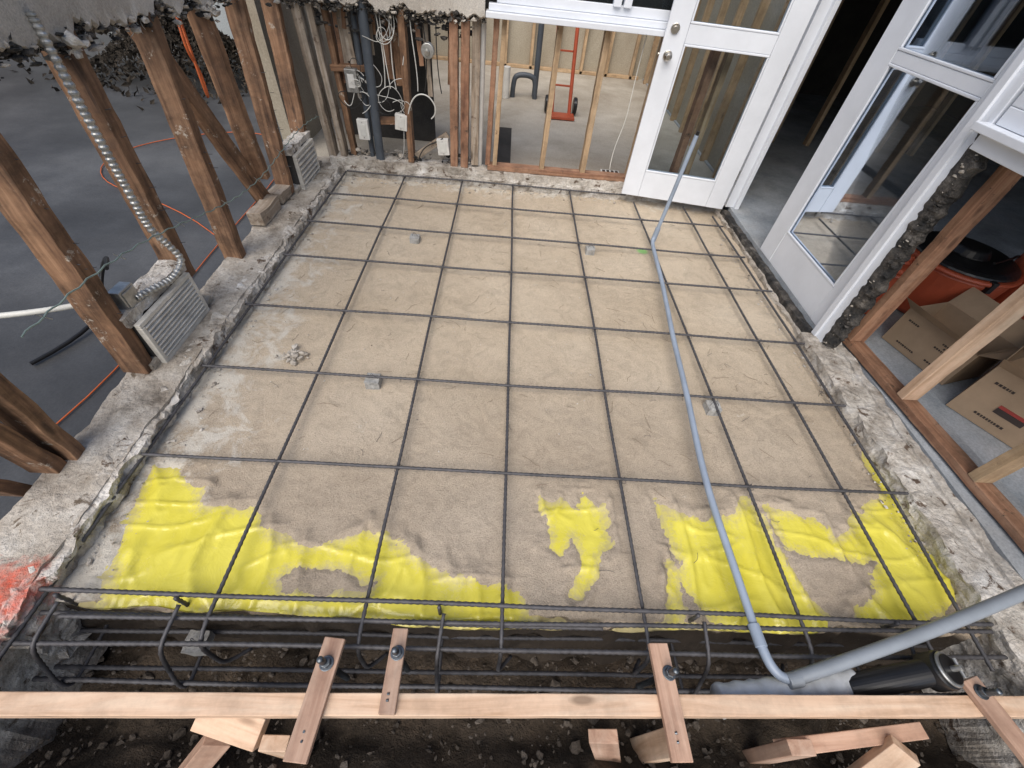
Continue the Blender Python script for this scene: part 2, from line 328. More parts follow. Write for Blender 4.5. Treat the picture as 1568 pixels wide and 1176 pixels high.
# ---------------------------------------------------------------- floors
box("driveway",-14,-2.06,-6,14,-.4,-.12,M_drive,bev=0)
box("room_floor",-2.2,2.3,3.46,9,-.3,.02,M_room,bev=0)
box("side_room_floor",2.3,8,-3,9,-.3,.035,M_bfloor,bev=0)
th=empty("door_threshold")
box("sill",2.17,2.36,1.28,3.12,-.05,.045,M_bfloor,th)
rough_beam("sill_edge",(2.15,1.24,-.12),(2.15,3.12,-.12),.07,.13,M_paper,th,.012)
# ---------------------------------------------------------------- curbs
def paintmat(src_m):
    m=src_m.copy(); m.name=src_m.name+"_painted"; nt=m.node_tree; b=nt.nodes["Principled BSDF"]
    src=b.inputs["Base Color"].links[0].from_socket; tc=N(nt,"ShaderNodeTexCoord")
    vm=N(nt,"ShaderNodeVectorMath",operation='DISTANCE'); vm.inputs[1].default_value=(-1.80,-.63,.02); nt.links.new(tc.outputs["Object"],vm.inputs[0])
    n=noi(nt,tc.outputs["Object"],14,5,.7); s=N(nt,"ShaderNodeMath",operation='MULTIPLY_ADD'); s.inputs[1].default_value=.45; nt.links.new(n,s.inputs[0]); nt.links.new(vm.outputs["Value"],s.inputs[2])
    c=mixc(nt,ramp(nt,s.outputs[0],[(.24,g(.85)),(.38,g(0))]).outputs[0],src,(.68,.085,.035)); nt.links.new(c,b.inputs["Base Color"]); return m
cl=empty("concrete_curb")
rough_beam("footing",(-1.87,-1.3,-.5),(-1.87,3.5,-.5),.28,.535,paintmat(M_curb),cl,.013,top_amp=.8)
rough_beam("inner_broken_edge",(-1.745,-.75,-.3),(-1.745,3.4,-.3),.09,.330,paintmat(M_plaster),cl,.028,.012,11,top_amp=.7)
cb=empty("concrete_curb")
rough_beam("stem",(-1.8,3.40,-.3),(2.2,3.40,-.3),.16,.40,M_plaster,cb,.012)
rough_beam("face",(-1.75,3.32,-.3),(1.15,3.32,-.3),.06,.33,M_plaster,cb,.022,.012,11)
cr=empty("concrete_curb")
rough_beam("stem",(2.13,-1.3,-.5),(2.13,1.22,-.5),.19,.535,M_plaster,cr,.022,.014,9,top_amp=.7)
rough_beam("slot",(2.13,1.2,-.3),(2.13,3.2,-.3),.08,.27,M_curb,cr,.02)
pts=[];sz=[]
for _ in range(1800):
    s=rng.choice(4,p=[.4,.22,.2,.18])
    if s==0:
        x=rng.normal(-1.70,.06); p=(x,rng.uniform(-.55,3.2),-.053 if x>-1.69 else .03)
    elif s==1: p=(rng.uniform(-1.65,1.1),3.27-abs(rng.normal(0,.06)),-.052)
    elif s==2: p=(2.03-abs(rng.normal(0,.05)),rng.uniform(-.3,3.1),-.052)
    else: p=(rng.uniform(-1.6,2.0),rng.uniform(.1,3.2),-.055)
    if abs(p[0]+1.70)<.025 and s==0: continue
    pts.append(p); sz.append(rng.choice([.003,.006,.012,.018],p=[.6,.3,.08,.02]) if s<3 else rng.uniform(.002,.006))
chunks("concrete_debris",pts,sz,M_plaster)
# ---------------------------------------------------------------- rebar
def rebar(name,pts,r,parent,mat=M_steel,step=.013,seg=7):
    P=[Vector(p) for p in pts]; dense=[]
    for i in range(len(P)-1):
        L=(P[i+1]-P[i]).length; n=max(1,int(L/step))
        dense+= [P[i].lerp(P[i+1],k/n) for k in range(n)]
    dense.append(P[-1])
    if len(P)>2:
        for _ in range(12): dense=[dense[0]]+[(dense[i-1]+dense[i]*2+dense[i+1])/4 for i in range(1,len(dense)-1)]+[dense[-1]]
    ph=random.random()*9
    dense=[p+Vector((noise.noise(Vector((p.x*.9+ph,p.y*.9,ph))),noise.noise(Vector((p.y*.9+ph,p.x*.9,3))),noise.noise(Vector((p.x*1.2,p.y*1.2,ph)))))*.010 for p in dense]
    v=[];f=[];a=None
    for i,p in enumerate(dense):
        t=(dense[min(i+1,len(dense)-1)]-dense[max(i-1,0)]).normalized()
        a=t.orthogonal().normalized() if a is None else (a-t*a.dot(t)).normalized(); bb=t.cross(a); R=r*(1.15 if i%2 else .88)
        for k in range(seg):
            q=2*math.pi*k/seg; v.append(p+(a*math.cos(q)+bb*math.sin(q))*R)
    for i in range(len(dense)-1):
        for k in range(seg): f.append((i*seg+k,i*seg+(k+1)%seg,(i+1)*seg+(k+1)%seg,(i+1)*seg+k))
    f.append(tuple(range(seg))[::-1]); n=len(v)-seg; f.append(tuple(range(n,n+seg)))
    return mesh_obj(name,v,f,mat,parent,True)
rg=empty("rebar_grid"); R=.0078
XL=[-1.66,-1.084,-.5175,0,.5717,1.2197,1.7179]; YT=[0,.5717,1.1263,1.724,2.2287,2.7499,3.262]
for i,x in enumerate(XL):
    yend=[3.30,3.30,3.30,3.30,3.28,3.16,3.14][i]; dz=-.15 if i else -.05
    rebar("long_bar_%d"%i,[(x,yend,-.008),(x,-.70,-.008),(x-.0,-.745,-.03),(x,-.765,dz-.12),(x+.06,-.70,dz-.17)] if 0<i else [(x,3.3,-.008),(x-.04,-1.0,-.008)],R,rg)
rebar("edge_bar",[(1.98,3.0,-.01),(2.0,1.2,-.01),(1.98,0,-.01),(1.93,-.75,-.012)],R,rg)
for j,y in enumerate(YT):
    x1=[2.17,2.13,2.06,2.05,2.02,2.0,1.15][j]; x0=[-1.74,-1.70,-1.70,-1.68,-1.68,-1.68,-1.64][j]
    rebar("cross_bar_%d"%j,[(x0,y,.009),(x1,y,.009)],R,rg)
for x in XL[1:]:
    for y in YT:
        for s in(1,-1):
            a=.016; pts=[(x+a*s*math.cos(t)*1.0,y+a*math.cos(t),.001+.019*math.sin(t)) for t in np.linspace(0,6.28,9)]
            if rng.random()<.75: curve("tie_wire",pts,.0014,M_steel,rg,False,0)
rc=empty("rebar_cage")
for nm,p0,p1 in[("top_far_bar",(-1.85,-.585,.010),(2.1,-.585,.01)),("top_mid_bar",(-1.60,-.665,-.01),(2.1,-.61,-.01)),("top_mid_bar_b",(-1.75,-.65,-.04),(.4,-.64,-.04)),
    ("top_near_bar",(-1.75,-.750,-.02),(2.1,-.70,-.02)),("bottom_near_bar",(-1.9,-.835,-.24),(2.1,-.80,-.24)),("bottom_far_bar",(-1.9,-.66,-.26),(2.1,-.62,-.26)),("bottom_mid_bar",(-1.8,-.78,-.30),(2.0,-.74,-.30))]:
    rebar(nm,[p0,p1],R*1.12,rc)
for k,x in enumerate([-1.62,-1.2,-.23,.79,1.62]):
    rebar("stirrup_%d"%k,[(x-.01,-.60,.03),(x-.01,-.60,-.30),(x,-.84,-.30),(x,-.84,-.22),(x,-.76,.0),(x+.01,-.62,.02)],R*.95,rc)
for x,y,z in[(-.80,2.16,-.042),(.67,2.20,-.042),(-.77,.57,-.035),(1.21,.53,-.04),(-1.19,-.70,-.22)]:
    o=rough_beam("concrete_spacer_block",(x-.038,y,z-.025),(x+.038,y,z-.025),.075,.058,M_block,None,.006,.012,20)
    c=curve("tie_wires",[(x-.02,y,z+.03),(x-.01,y+.01,z+.07),(x+.02,y-.01,z+.05),(x+.03,y,z+.03)],.0015,M_steel); c.parent=o
pts=[(-1.29+rng.normal(0,.035),.74+rng.normal(0,.03),-.045+rng.uniform(0,.015)) for _ in range(50)]
chunks("crumbled_mortar_lump",pts,rng.uniform(.006,.022,50),M_curb)
def twigs(name,n,mat,zone,L=(.03,.14),r=.0012):
    c=bpy.data.curves.new(name,"CURVE"); c.dimensions='3D'; c.bevel_depth=r; c.bevel_resolution=0
    for _ in range(n):
        x=rng.uniform(zone[0],zone[1]); y=rng.uniform(zone[2],zone[3]); a=rng.uniform(0,6.28); l=rng.uniform(*L); s=c.splines.new('POLY'); s.points.add(4)
        for k in range(5):
            s.points[k].co=(x,y,zone[4]+rng.uniform(-.001,.004),1); a+=rng.normal(0,.28); x+=math.cos(a)*l/4; y+=math.sin(a)*l/4
    c.materials.append(mat); return link(bpy.data.objects.new(name,c))
M_twig=plain("dry_root",(.17,.12,.08),.8)
twigs("root_fibres",130,M_twig,(-1.6,2.0,-.1,3.1,-.054),(.03,.12),.001); twigs("tie_wire_scraps",45,M_steel,(-1.5,2.0,-.5,3.1,-.052),(.02,.08),.001)
# ---------------------------------------------------------------- conduit
co=empty("electrical_conduit")
curve("riser",[(1.265,2.335,.86),(1.245,2.33,.4),(1.225,2.33,.12)],.0165,M_conduit,co)
curve("riser_tip",[(1.267,2.335,.86),(1.268,2.335,.885)],.013,M_black,co,False)
cyl("coupling",(1.222,2.33,.03),(1.228,2.33,.15),.022,M_conduit,co)
curve("run",[(1.225,2.33,.14),(1.222,2.33,.07),(1.205,2.30,.035),(1.19,2.1,.03),(1.16,1.74,.034),(1.11,1.3,.036),(1.08,1.06,.036),(1.04,.57,.036),(.99,.15,.038),(.975,-.1,.036),(.98,-.35,.034),(.985,-.6,.03),(.985,-.66,.03)],.0165,M_conduit,co)
cyl("coupling_b",(.984,-.62,.03),(.988,-.70,.03),.022,M_conduit,co)
curve("elbow",[(.987,-.67,.03),(.99,-.72,.03),(1.005,-.765,.025),(1.035,-.795,.02),(1.08,-.80,.02)],.018,M_conduit,co)
cyl("coupling_c",(1.05,-.803,.02),(1.10,-.795,.026),.026,M_grey,co)
curve("grey_run",[(1.06,-.80,.02),(1.4,-.71,.10),(1.9,-.56,.20),(2.5,-.36,.3)],.0235,M_grey,co)
dp=empty("drain_stub")
cyl("black_pipe",(1.30,-.815,-.02),(1.60,-.765,.07),.044,M_black,dp,32)
ax=Vector((.30,.0,.95)).normalized(); c0=Vector((1.615,-.765,.085))
cyl("collar",c0-ax*.05,c0+ax*.02,.062,M_black,dp,40); cyl("test_cap",c0+ax*.02,c0+ax*.032,.056,M_metal,dp,40); cyl("cap_plate",c0+ax*.032,c0+ax*.036,.047,M_black,dp,40)
cyl("wing_nut",c0+ax*.036,c0+ax*.07,.010,M_metal,dp,12); cyl("wing_bar",c0+ax*.06+Vector((0,-.03,0)),c0+ax*.06+Vector((0,.03,0)),.006,M_metal,dp,8)
v=[];f=[];n=70
p0=Vector((.80,-.86,-.05));p1=Vector((1.34,-.80,-.03));x=(p1-p0).normalized();a=x.orthogonal().normalized();bb=x.cross(a)
for i in range(n+1):
    for k in range(24):
        t=2*math.pi*k/24; r=.052+.0022*math.sin(i*.75+t)+.005*noise.noise(Vector((i*.25,math.cos(t)*1.5,math.sin(t)*1.5)))
        v.append(p0.lerp(p1,i/n)+(a*math.cos(t)+bb*math.sin(t))*r)
for i in range(n):
    for k in range(24): f.append((i*24+k,i*24+(k+1)%24,(i+1)*24+(k+1)%24,(i+1)*24+k))
f.append(tuple(range(24))[::-1]); f.append(tuple(range(n*24,n*24+24)))
mesh_obj("foam_wrapped_sleeve",v,f,plain("pale_foam_wrap",(.66,.69,.72),.45,var=.3,scale=12),dp,True)
# ---------------------------------------------------------------- form board, braces, hold-downs
fb=empty("form_board")
board("plank",(-2.6,-.94,.03),(2.7,-.85,.03),.060,.10,M_new,fb,rough=.0015)
board("brace_block",(-1.0,-.925,-.06),(-.78,-.975,-.06),.09,.045,M_new,fb,up=(.2,-.4,1))
board("stake",(-.72,-1.0,-.02),(-.76,-1.03,-.6),.085,.042,M_new,fb,up=(0,1,0))
board("stake_b",(-.93,-.99,-.10),(-1.2,-1.15,-.5),.085,.042,M_newred,fb,up=(0,1,0))
board("stake_c",(.62,-.975,-.02),(.62,-1.0,-.6),.05,.085,M_new,fb,up=(0,1,0))
board("stake_c2",(.36,-.965,-.05),(.5,-1.03,-.55),.10,.04,M_newred,fb,up=(0,1,0))
board("waler",(1.02,-.985,-.10),(1.56,-.93,-.10),.05,.09,M_newred,fb)
board("stake_d",(1.42,-.985,-.02),(1.18,-1.25,-.55),.085,.045,M_new,fb,up=(0,0,1))
board("stake_e",(1.05,-.985,-.03),(1.1,-1.02,-.6),.085,.045,M_newred,fb,up=(0,1,0))
M_thread=plain("zinc_bolt_steel",(.16,.18,.2),.4,.8,var=.5,scale=40)
def hold(p0,p1,w,bt):
    e=empty("anchor_bolt_template"); board("template_board",(*p0,.094),(*p1,.094),w,.022,M_newred,e)
    x,y=bt
    b=rebar("anchor_bolt",[(x,y,-.25),(x,y,.175)],.0095,e,M_thread,.006,10)
    cyl("washer",(x,y,.106),(x,y,.110),.023,M_thread,e,20); cyl("nut",(x,y,.110),(x,y,.127),.016,M_thread,e,6); cyl("nut_below",(x,y,.065),(x,y,.082),.016,M_thread,e,6)
    for yy in((p0[1]*.15+p1[1]*.85),(p0[1]*.22+p1[1]*.78)): cyl("screw",((p0[0]*.2+p1[0]*.8)+rng.uniform(-.008,.008),yy,.104),(p1[0]*.8+p0[0]*.2,yy,.107),.004,M_thread,e,8)
hold((-.58,-.725),(-.605,-1.045),.07,(-.585,-.80)); hold((-.363,-.69),(-.363,-.93),.052,(-.36,-.765)); hold((.558,-.71),(.565,-1.03),.068,(.575,-.80)); hold((1.69,-.79),(1.78,-1.12),.072,(1.70,-.83))
# ---------------------------------------------------------------- LEFT WALL
lw=empty("left_stud_wall")
def lstud(y0,z0,y1,z1,mat=M_old,dx=0,w=.125,t=.062,nm="stud"):
    board(nm,(-1.975+dx,y0,z0),(-1.975+dx,y1,z1),w,t,mat,lw,up=(0,1,0),rough=.008)
lstud(.50,.03,.63,1.7,w=.13,t=.075); lstud(1.10,.22,1.16,1.42,t=.075); lstud(1.62,.02,1.74,1.42,t=.07)
lstud(2.30,.30,2.25,1.40); lstud(2.62,.05,2.74,1.38); lstud(3.17,.22,3.30,1.38)
lstud(-.035,.035,.0,.9,t=.06); lstud(-.105,.03,-.16,.8,t=.055,dx=-.03); lstud(-.2,.0,-.45,.7,t=.05,dx=-.12)
board("brace",(-2.03,1.70,1.38),(-2.03,2.36,.05),.07,.11,M_old,lw,up=(0,1,1),rough=.006)
board("sill_remnant",(-1.97,2.02,.10),(-1.97,2.34,.10),.11,.10,M_oldpale,lw,rough=.01)
board("sill_remnant_b",(-1.98,2.40,.09),(-1.98,2.66,.08),.12,.08,M_oldpale,lw,rough=.01)
rough_beam("mortar_pad",(-1.97,.5,.02),(-1.97,1.10,.02),.16,.05,M_curb,lw,.015)
rough_beam("mortar_pad_b",(-1.97,2.65,.02),(-1.97,3.3,.02),.16,.05,M_curb,lw,.015)
pts=[(-1.93+rng.normal(0,.03),y+rng.normal(0,.05),1.30+rng.normal(0,.03)) for y in (1.17,2.25,2.3,3.3) for _ in range(14)]
chunks("plaster_lumps",pts,rng.uniform(.012,.04,len(pts)),M_plaster,lw)
for y0,y1 in((.52,.62),(1.11,1.16),(1.63,1.73),(2.64,2.73)):
    for _ in range(7):
        t=rng.random(); y=y0+(y1-y0)*t+rng.uniform(-.03,.03); z=.25+t*1.0; cyl("nail",(-1.913,y,z),(-1.885+rng.uniform(-.01,.01),y+rng.uniform(-.01,.01),z+.005),.0018,M_steel,lw,6)
M_vent=plain("cream_vent_metal",(.72,.69,.62),.45,var=.45,scale=9)
def vent(y0,y1,z0,z1,n):
    e=empty("foundation_vent"); x=-1.86
    box("back",x-.14,x-.02,y0+.01,y1-.01,z0+.01,z1-.01,M_wdark,e); d=.024  # near-black back puts the shade between louvers into colour
    box("frame_bottom",x-.03,x,y0,y1,z0,z0+d,M_vent,e); box("frame_top",x-.03,x,y0,y1,z1-d,z1,M_vent,e)
    box("frame_side",x-.031,x+.001,y0,y0+d,z0+d,z1-d,M_vent,e); box("frame_side_b",x-.031,x+.001,y1-d,y1,z0+d,z1-d,M_vent,e)
    for i in range(n):
        z=z0+d+(z1-z0-2*d)*(i+.5)/n; board("louver",(x-.010,y0+d,z),(x-.010,y1-d,z),.024,(z1-z0)/n*.42,M_vent,e,up=(.5,0,1),bev=.001)
    rough_beam("cap",(x-.09,y0-.02,z1+.001),(x-.09,y1+.02,z1+.001),.12,.05,M_plaster,e,.014,.015,12)
    return e
vent(.55,1.02,.03,.30,9); vent(2.73,3.17,.02,.31,6)
fc=empty("flexible_metal_conduit")
path=[Vector(p) for p in[(-1.90,1.02,1.42),(-1.90,1.0,1.1),(-1.895,.98,.8),(-1.89,.97,.6),(-1.87,1.0,.48),(-1.85,1.0,.39),(-1.86,.9,.345),(-1.88,.78,.36),(-1.90,.66,.38)]]
D=[]
for i in range(len(path)-1):
    q0=path[max(i-1,0)];q1=path[i];q2=path[i+1];q3=path[min(i+2,len(path)-1)]
    n=int((q2-q1).length/.006)
    for k in range(n):
        t=k/n; D.append(.5*((2*q1)+(q2-q0)*t+(2*q0-5*q1+4*q2-q3)*t*t+(3*q1-q0-3*q2+q3)*t**3))
v=[];f=[]
for i,p in enumerate(D):
    t=(D[min(i+1,len(D)-1)]-D[max(i-1,0)]).normalized(); a=(Vector((1,0,.0))-t*t.x).normalized(); bb=t.cross(a)
    for k in range(12):
        q=6.2832*k/12; v.append(p+(a*math.cos(q)+bb*math.sin(q))*(.019 if (i//2)%2 else .0145))
for i in range(len(D)-1):
    for k in range(12): f.append((i*12+k,i*12+(k+1)%12,(i+1)*12+(k+1)%12,(i+1)*12+k))
mesh_obj("spiral",v,f,M_metal,fc)
jb=empty("junction_box"); box("body",-1.96,-1.90,.60,.70,.34,.45,M_metal,jb); box("lid",-1.899,-1.893,.61,.69,.35,.44,M_metal,jb)
curve("white_supply_pipe",[(-1.93,.66,.40),(-2.1,.45,.44),(-2.6,.3,.46),(-3.4,.1,.48)],.013,M_wire)
bw=empty("guide_wire"); tw=[]
for i in range(120):
    t=i/119; tw.append((-1.83+.004*math.cos(i*1.6),.1+3.3*t,.63-.22*t+.05*math.sin(t*9)-.04*math.sin(t*math.pi)+.004*math.sin(i*1.6)))
curve("wire",tw,.0034,plain("green_grey_wire",(.24,.31,.28),.5,.3),bw,False,1)
for k in range(4,120,16):
    x,y,z=tw[k]; curve("barb",[(x-.01,y-.01,z+.02),(x,y,z),(x+.01,y+.012,z-.02)],.0022,M_metal,bw,False,1)
curve("orange_cord",[(-2.03,2.15,1.35),(-2.0,2.02,1.15),(-2.03,2.15,1.0),(-2.0,2.05,.8),(-2.02,2.12,1.25)],.008,M_orange)
curve("orange_cord",[(-2.4,2.1,-.11),(-3,2.6,-.11),(-3.8,2.7,-.11),(-4.2,3.6,-.11),(-3.2,4.5,-.11),(-2.6,4.2,-.11),(-2.3,3.4,-.11),(-2.35,1.6,-.11),(-2.2,.7,-.11),(-2.3,.2,-.11)],.0042,M_orange,None,2)
curve("black_hose",[(-2.3,1.0,.3),(-2.5,1.3,.25),(-2.7,1.2,.0),(-2.5,1.0,-.1),(-2.7,.6,-.1)],.012,M_black,None,2)
def torn(name,p0,p1,z0,z1,th,seed,mats,amp=.035):
    """vertical slab from p0 to p1 (xy), lower edge jagged around z0"""
    e=empty(name); p0=Vector((*p0,0));p1=Vector((*p1,0)); L=(p1-p0).length; x=(p1-p0)/L; y=Vector((-x.y,x.x,0))
    for li,(off,dz,mt,t) in enumerate([(0,0,mats[0],th),(th*.9,-.022,mats[1],.012)]):
        n=int(L/.012); v=[];f=[]
        for i in range(n+1):
            s=L*i/n; zb=z0+dz+amp*noise.fractal(Vector((s*7+seed,li*3.3,seed)),.8,2,4)+.3*amp*noise.noise(Vector((s*45,li,seed)))
            wob=.012*noise.noise(Vector((s*20,5,seed)))
            for o2,zz in((off-t/2,z1),(off-t/2,zb+.05),(off-t/2+wob*.8,zb+.012),(off+wob,zb),(off+t/2+wob,zb+.008),(off+t/2,z1)):
                q=p0+x*s+y*o2; v.append((q.x,q.y,zz))
        for i in range(n):
            for k in range(5): a=i*6+k; f.append((a,a+1,a+7,a+6))
        mesh_obj("layer_%d"%li,v,f,mt,e)
    for mt_,cnt in((mats[2],110),(M_paper,200)):
        pts=[];sz=[]
        for _ in range(int(L*cnt)):
            s=rng.uniform(0,L); q=p0+x*s+y*rng.uniform(-th*.5,th*1.5); pts.append((q.x,q.y,z0+rng.normal(-.012,.022)+amp*.7*noise.noise(Vector((s*7+seed,0,seed))))); sz.append(rng.choice([.006,.012,.024]))
        chunks("broken_edge",pts,sz,mt_,e)
    c=bpy.data.curves.new("lath_wire","CURVE"); c.dimensions='3D'; c.bevel_depth=.0013
    for _ in range(int(L*40)):
        s=rng.uniform(0,L); q=p0+x*s+y*rng.uniform(0,th); z=z0; sp=c.splines.new('POLY'); sp.points.add(4)
        for k in range(5):
            sp.points[k].co=(q.x,q.y,z,1); q=q+x*rng.normal(0,.015)+y*rng.normal(0,.008); z-=rng.uniform(-.004,.022)
    c.materials.append(M_metal); link(bpy.data.objects.new("lath_wire",c),e)
    return e
torn("left_stucco_wall",(-1.93,-.1),(-1.93,3.5),1.33,2.7,.04,3,[M_stucco,M_paper,M_curb],.07)
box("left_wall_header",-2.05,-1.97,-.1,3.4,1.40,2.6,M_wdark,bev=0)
torn("back_stucco_wall",(-1.92,3.33),(-.33,3.33),1.245,2.7,.04,8,[M_stucco,M_paper,M_curb],.055)
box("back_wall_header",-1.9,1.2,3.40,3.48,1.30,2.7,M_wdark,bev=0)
# ---------------------------------------------------------------- BACK WALL
bk=empty("back_stud_wall")
def bstud(x0,z0,x1,z1,mat,w=.05,d=.10,y=3.40,rough=.005,nm="stud"):
    board(nm,(x0,y,z0),(x1,y,z1),d,w,mat,bk,up=(1,0,0),rough=rough)
bstud(-1.78,.02,-1.83,1.3,M_oldpale,.07,.1); bstud(-1.68,.06,-1.73,1.3,M_oldpale,.05,.1,3.42); bstud(-1.60,.05,-1.63,1.3,M_old,.05,.08,3.47)
bstud(-1.02,.1,-1.0,1.25,M_old,.055); bstud(-.60,.10,-.58,1.3,M_red,.07); bstud(-.50,.10,-.485,1.3,M_red,.07,.09,3.39); bstud(-.40,.12,-.40,1.3,M_oldpale,.07,.06,3.41,nm="board")
bstud(-.27,.14,-.235,1.3,M_red,.045); bstud(-.20,.14,-.17,1.3,M_tan,.04)
bstud(.27,.14,.28,1.3,M_tan,.045,.09); bstud(.68,.14,.67,1.3,M_tan,.05,.09); bstud(1.15,.14,1.15,1.3,M_tan,.05,.09); bstud(1.60,.14,1.60,1.3,M_red,.06,.09); bstud(1.72,.14,1.72,1.3,M_tan,.05,.09)
board("sill_plate",(-.27,3.39,.125),(2.1,3.39,.125),.11,.045,M_red,bk,rough=.003)
board("fire_block",(-1.30,3.44,.42),(-1.04,3.44,.44),.09,.045,M_old,bk,rough=.005)
board("diag_block",(-.98,3.42,.14),(-.66,3.42,.36),.03,.06,M_oldpale,bk,up=(0,0,1))
board("fire_block_b",(-1.66,3.45,.80),(-1.35,3.45,.82),.09,.045,M_old,bk,rough=.005)
for _ in range(22):
    x=rng.uniform(-1.62,-.6); bb=rng.uniform(.55,1.15); board("lath_strip",(x,3.48+rng.uniform(-.02,.03),bb),(x+rng.uniform(-.05,.05),3.48,1.3),.01,rng.uniform(.03,.06),[M_old,M_oldpale,M_red][rng.integers(3)],bk,up=(1,0,0),rough=.008)
pts=[(rng.uniform(-1.7,-.4),3.42+rng.normal(0,.03),rng.choice([.08,1.15])+rng.normal(0,.05)) for _ in range(200)]
chunks("torn_plaster",pts,rng.choice([.01,.02,.035],200),M_paper,bk)
pts=[(rng.uniform(-1.7,-.4),3.5+rng.normal(0,.06),.06+abs(rng.normal(0,.04))) for _ in range(160)]
chunks("fallen_plaster",pts,rng.choice([.01,.02,.035],160),M_curb,bk)
box("cavity_shade_panel",-1.9,-.9,4.2,4.23,.02,1.3,M_wdark,bk,0)  # added dark panel standing in for the shaded cavity behind the studs
cyl("vent_pipe",(-1.33,3.38,.0),(-1.30,3.38,1.5),.040,M_dkpipe,None); cyl("waste_pipe",(-1.42,3.45,0),(-1.40,3.45,1.4),.025,M_dkpipe,None)
cyl("white_pipe",(-.36,3.46,.1),(-.35,3.46,1.4),.03,M_whitebox,None)
def ebox(nm,x,z,w,h,mat,d=.05,y=3.36,tilt=0):
    e=empty(nm); o=box("body",-w/2,w/2,-d/2,d/2,-h/2,h/2,mat,e,.005); box("inset",-w*.28,w*.28,-d/2-.006,-d/2-.001,-h*.3,h*.3,M_whitebox if mat!=M_whitebox else M_wire,e,.002)
    cyl("screw",(0,-d/2-.008,h*.38),(0,-d/2,h*.38),.004,M_metal,e,8); cyl("screw_b",(0,-d/2-.008,-h*.38),(0,-d/2,-h*.38),.004,M_metal,e,8)
    e.location=(x,y,z); e.rotation_euler=(0,tilt,0)
ebox("electrical_box",-1.47,.74,.10,.17,M_metal,.07); ebox("electrical_box",-1.44,.36,.10,.17,M_whitebox); ebox("electrical_box",-1.08,.45,.11,.13,M_whitebox,tilt=.1); ebox("electrical_box",-.70,.27,.11,.14,M_whitebox,tilt=-.1)
e=empty("ceiling_box"); cyl("round_body",(-.80,3.40,1.0),(-.80,3.34,1.0),.055,M_metal,e); cyl("knob",(-.80,3.34,1.0),(-.80,3.31,.99),.02,M_metal,e)
wr=empty("wiring")
src=[(-1.44,.78),(-1.42,.74),(-1.40,.70),(-1.08,.52),(-1.15,1.25),(-1.05,1.2)]
for k in range(26):   # loose tangled cable ends
    x0,z0=src[k%len(src)]; p=Vector((x0+rng.normal(0,.02),3.37,z0+rng.normal(0,.02))); a=rng.uniform(-1.2,1.2) if z0<1.1 else -1.57; pts=[tuple(p)]; cur=rng.choice([-1,1])*rng.uniform(.25,.75)
    for q in range(rng.integers(6,13)):
        cur+=rng.normal(0,.25); a+=cur; st=rng.uniform(.03,.065); p=p+Vector((math.cos(a)*st+.006,rng.normal(-.004,.012),math.sin(a)*st-.004)); p.y=min(max(p.y,3.29),3.40); pts.append(tuple(p))
    curve("cable",pts,float(rng.choice([.0026,.0036])),M_wire if k%4 else M_wireb,wr,2,1)
for x in(-1.22,-1.17,-1.12,-.93,-.87,-.72): curve("cable_drop",[(x,3.40,1.35),(x+rng.normal(0,.03),3.39,1.1),(x+rng.normal(0,.05),3.38,.9),(x+.02,3.38,.7)],.0045,M_wire if x<-.9 else M_wireb,wr,2,1)
curve("hanging_cable",[(1.0,3.42,1.3),(.98,3.40,.9),(1.02,3.39,.6),(.93,3.38,.4),(.95,3.38,.2)],.004,M_wire,wr,2,1)
curve("loop_cable",[(-1.02,3.36,.48),(-.98,3.34,.64),(-.88,3.33,.72),(-.76,3.33,.66),(-.74,3.34,.55),(-.80,3.36,.50)],.006,M_wire,wr,2,1)
curve("ground_cable",[(-.95,3.36,.12),(-.9,3.36,.3),(-.78,3.35,.28),(-.7,3.34,.35)],.006,M_wireb,wr,2,1)
wn=empty("window"); 
box("sill_apron",-.32,1.20,3.25,3.38,1.262,1.30,M_white,wn); box("bottom_rail",-.30,1.20,3.30,3.38,1.302,1.345,M_white,wn); box("sash_rail",-.24,1.20,3.34,3.385,1.347,1.41,M_white,wn)
for x in(-.30,.66,.74): box("stile",x,x+.06,3.31,3.386,1.40,2.5,M_white,wn)
box("glass",-.24,1.2,3.355,3.36,1.42,2.5,M_glass,wn,0)
# ---------------------------------------------------------------- BACK ROOM
rm=empty("back_room_walls"); box("far_wall",-2.2,2.4,8.2,8.3,0,2.8,M_wallb,rm,0); box("side_wall",-2.3,-2.2,3.5,8.3,0,2.8,M_wallb,rm,0); box("divider",2.33,2.36,3.5,8.3,0.036,2.8,M_wallb,rm,0); box("divider_shade_face",2.37,2.44,3.5,8.3,0.036,2.8,M_wdark,rm,0)  # dark face of divider puts the unlit doorway's shade into wall colour
for y in np.arange(3.9,8,.5): board("stud",(2.29,y,.02),(2.29,y,2.6),.08,.045,M_tan,rm,up=(0,1,0))
for x in np.arange(-2,2.2,.45): board("stud",(x,8.15,.02),(x,8.15,2.6),.05,.09,M_tan,rm,up=(0,1,0))
board("plate",(-2.2,8.15,.045),(2.2,8.15,.045),.09,.045,M_tan,rm)
e=empty("plumbing_stub"); curve("trap",[(-.05,6.3,.02),(-.05,6.3,.24),(.02,6.3,.30),(.2,6.3,.30),(.28,6.3,.24),(.28,6.3,.02)],.035,M_dkpipe,e); cyl("post",(.28,6.4,.02),(.28,6.4,1.1),.04,M_dkpipe,e); cyl("stub",(-.15,6.2,.02),(-.15,6.2,.4),.05,M_whitebox,e)
e=empty("red_hand_truck")
for dx in(-.12,.12): curve("rail",[(.62+dx,5.6,.05),(.60+dx,5.8,.6),(.58+dx,5.9,1.2)],.025,M_redtub,e)
for z,y in((.35,5.7),(.7,5.82),(1.05,5.88)): board("crossbar",(.48,y,z),(.74,y,z),.02,.02,M_redtub,e)
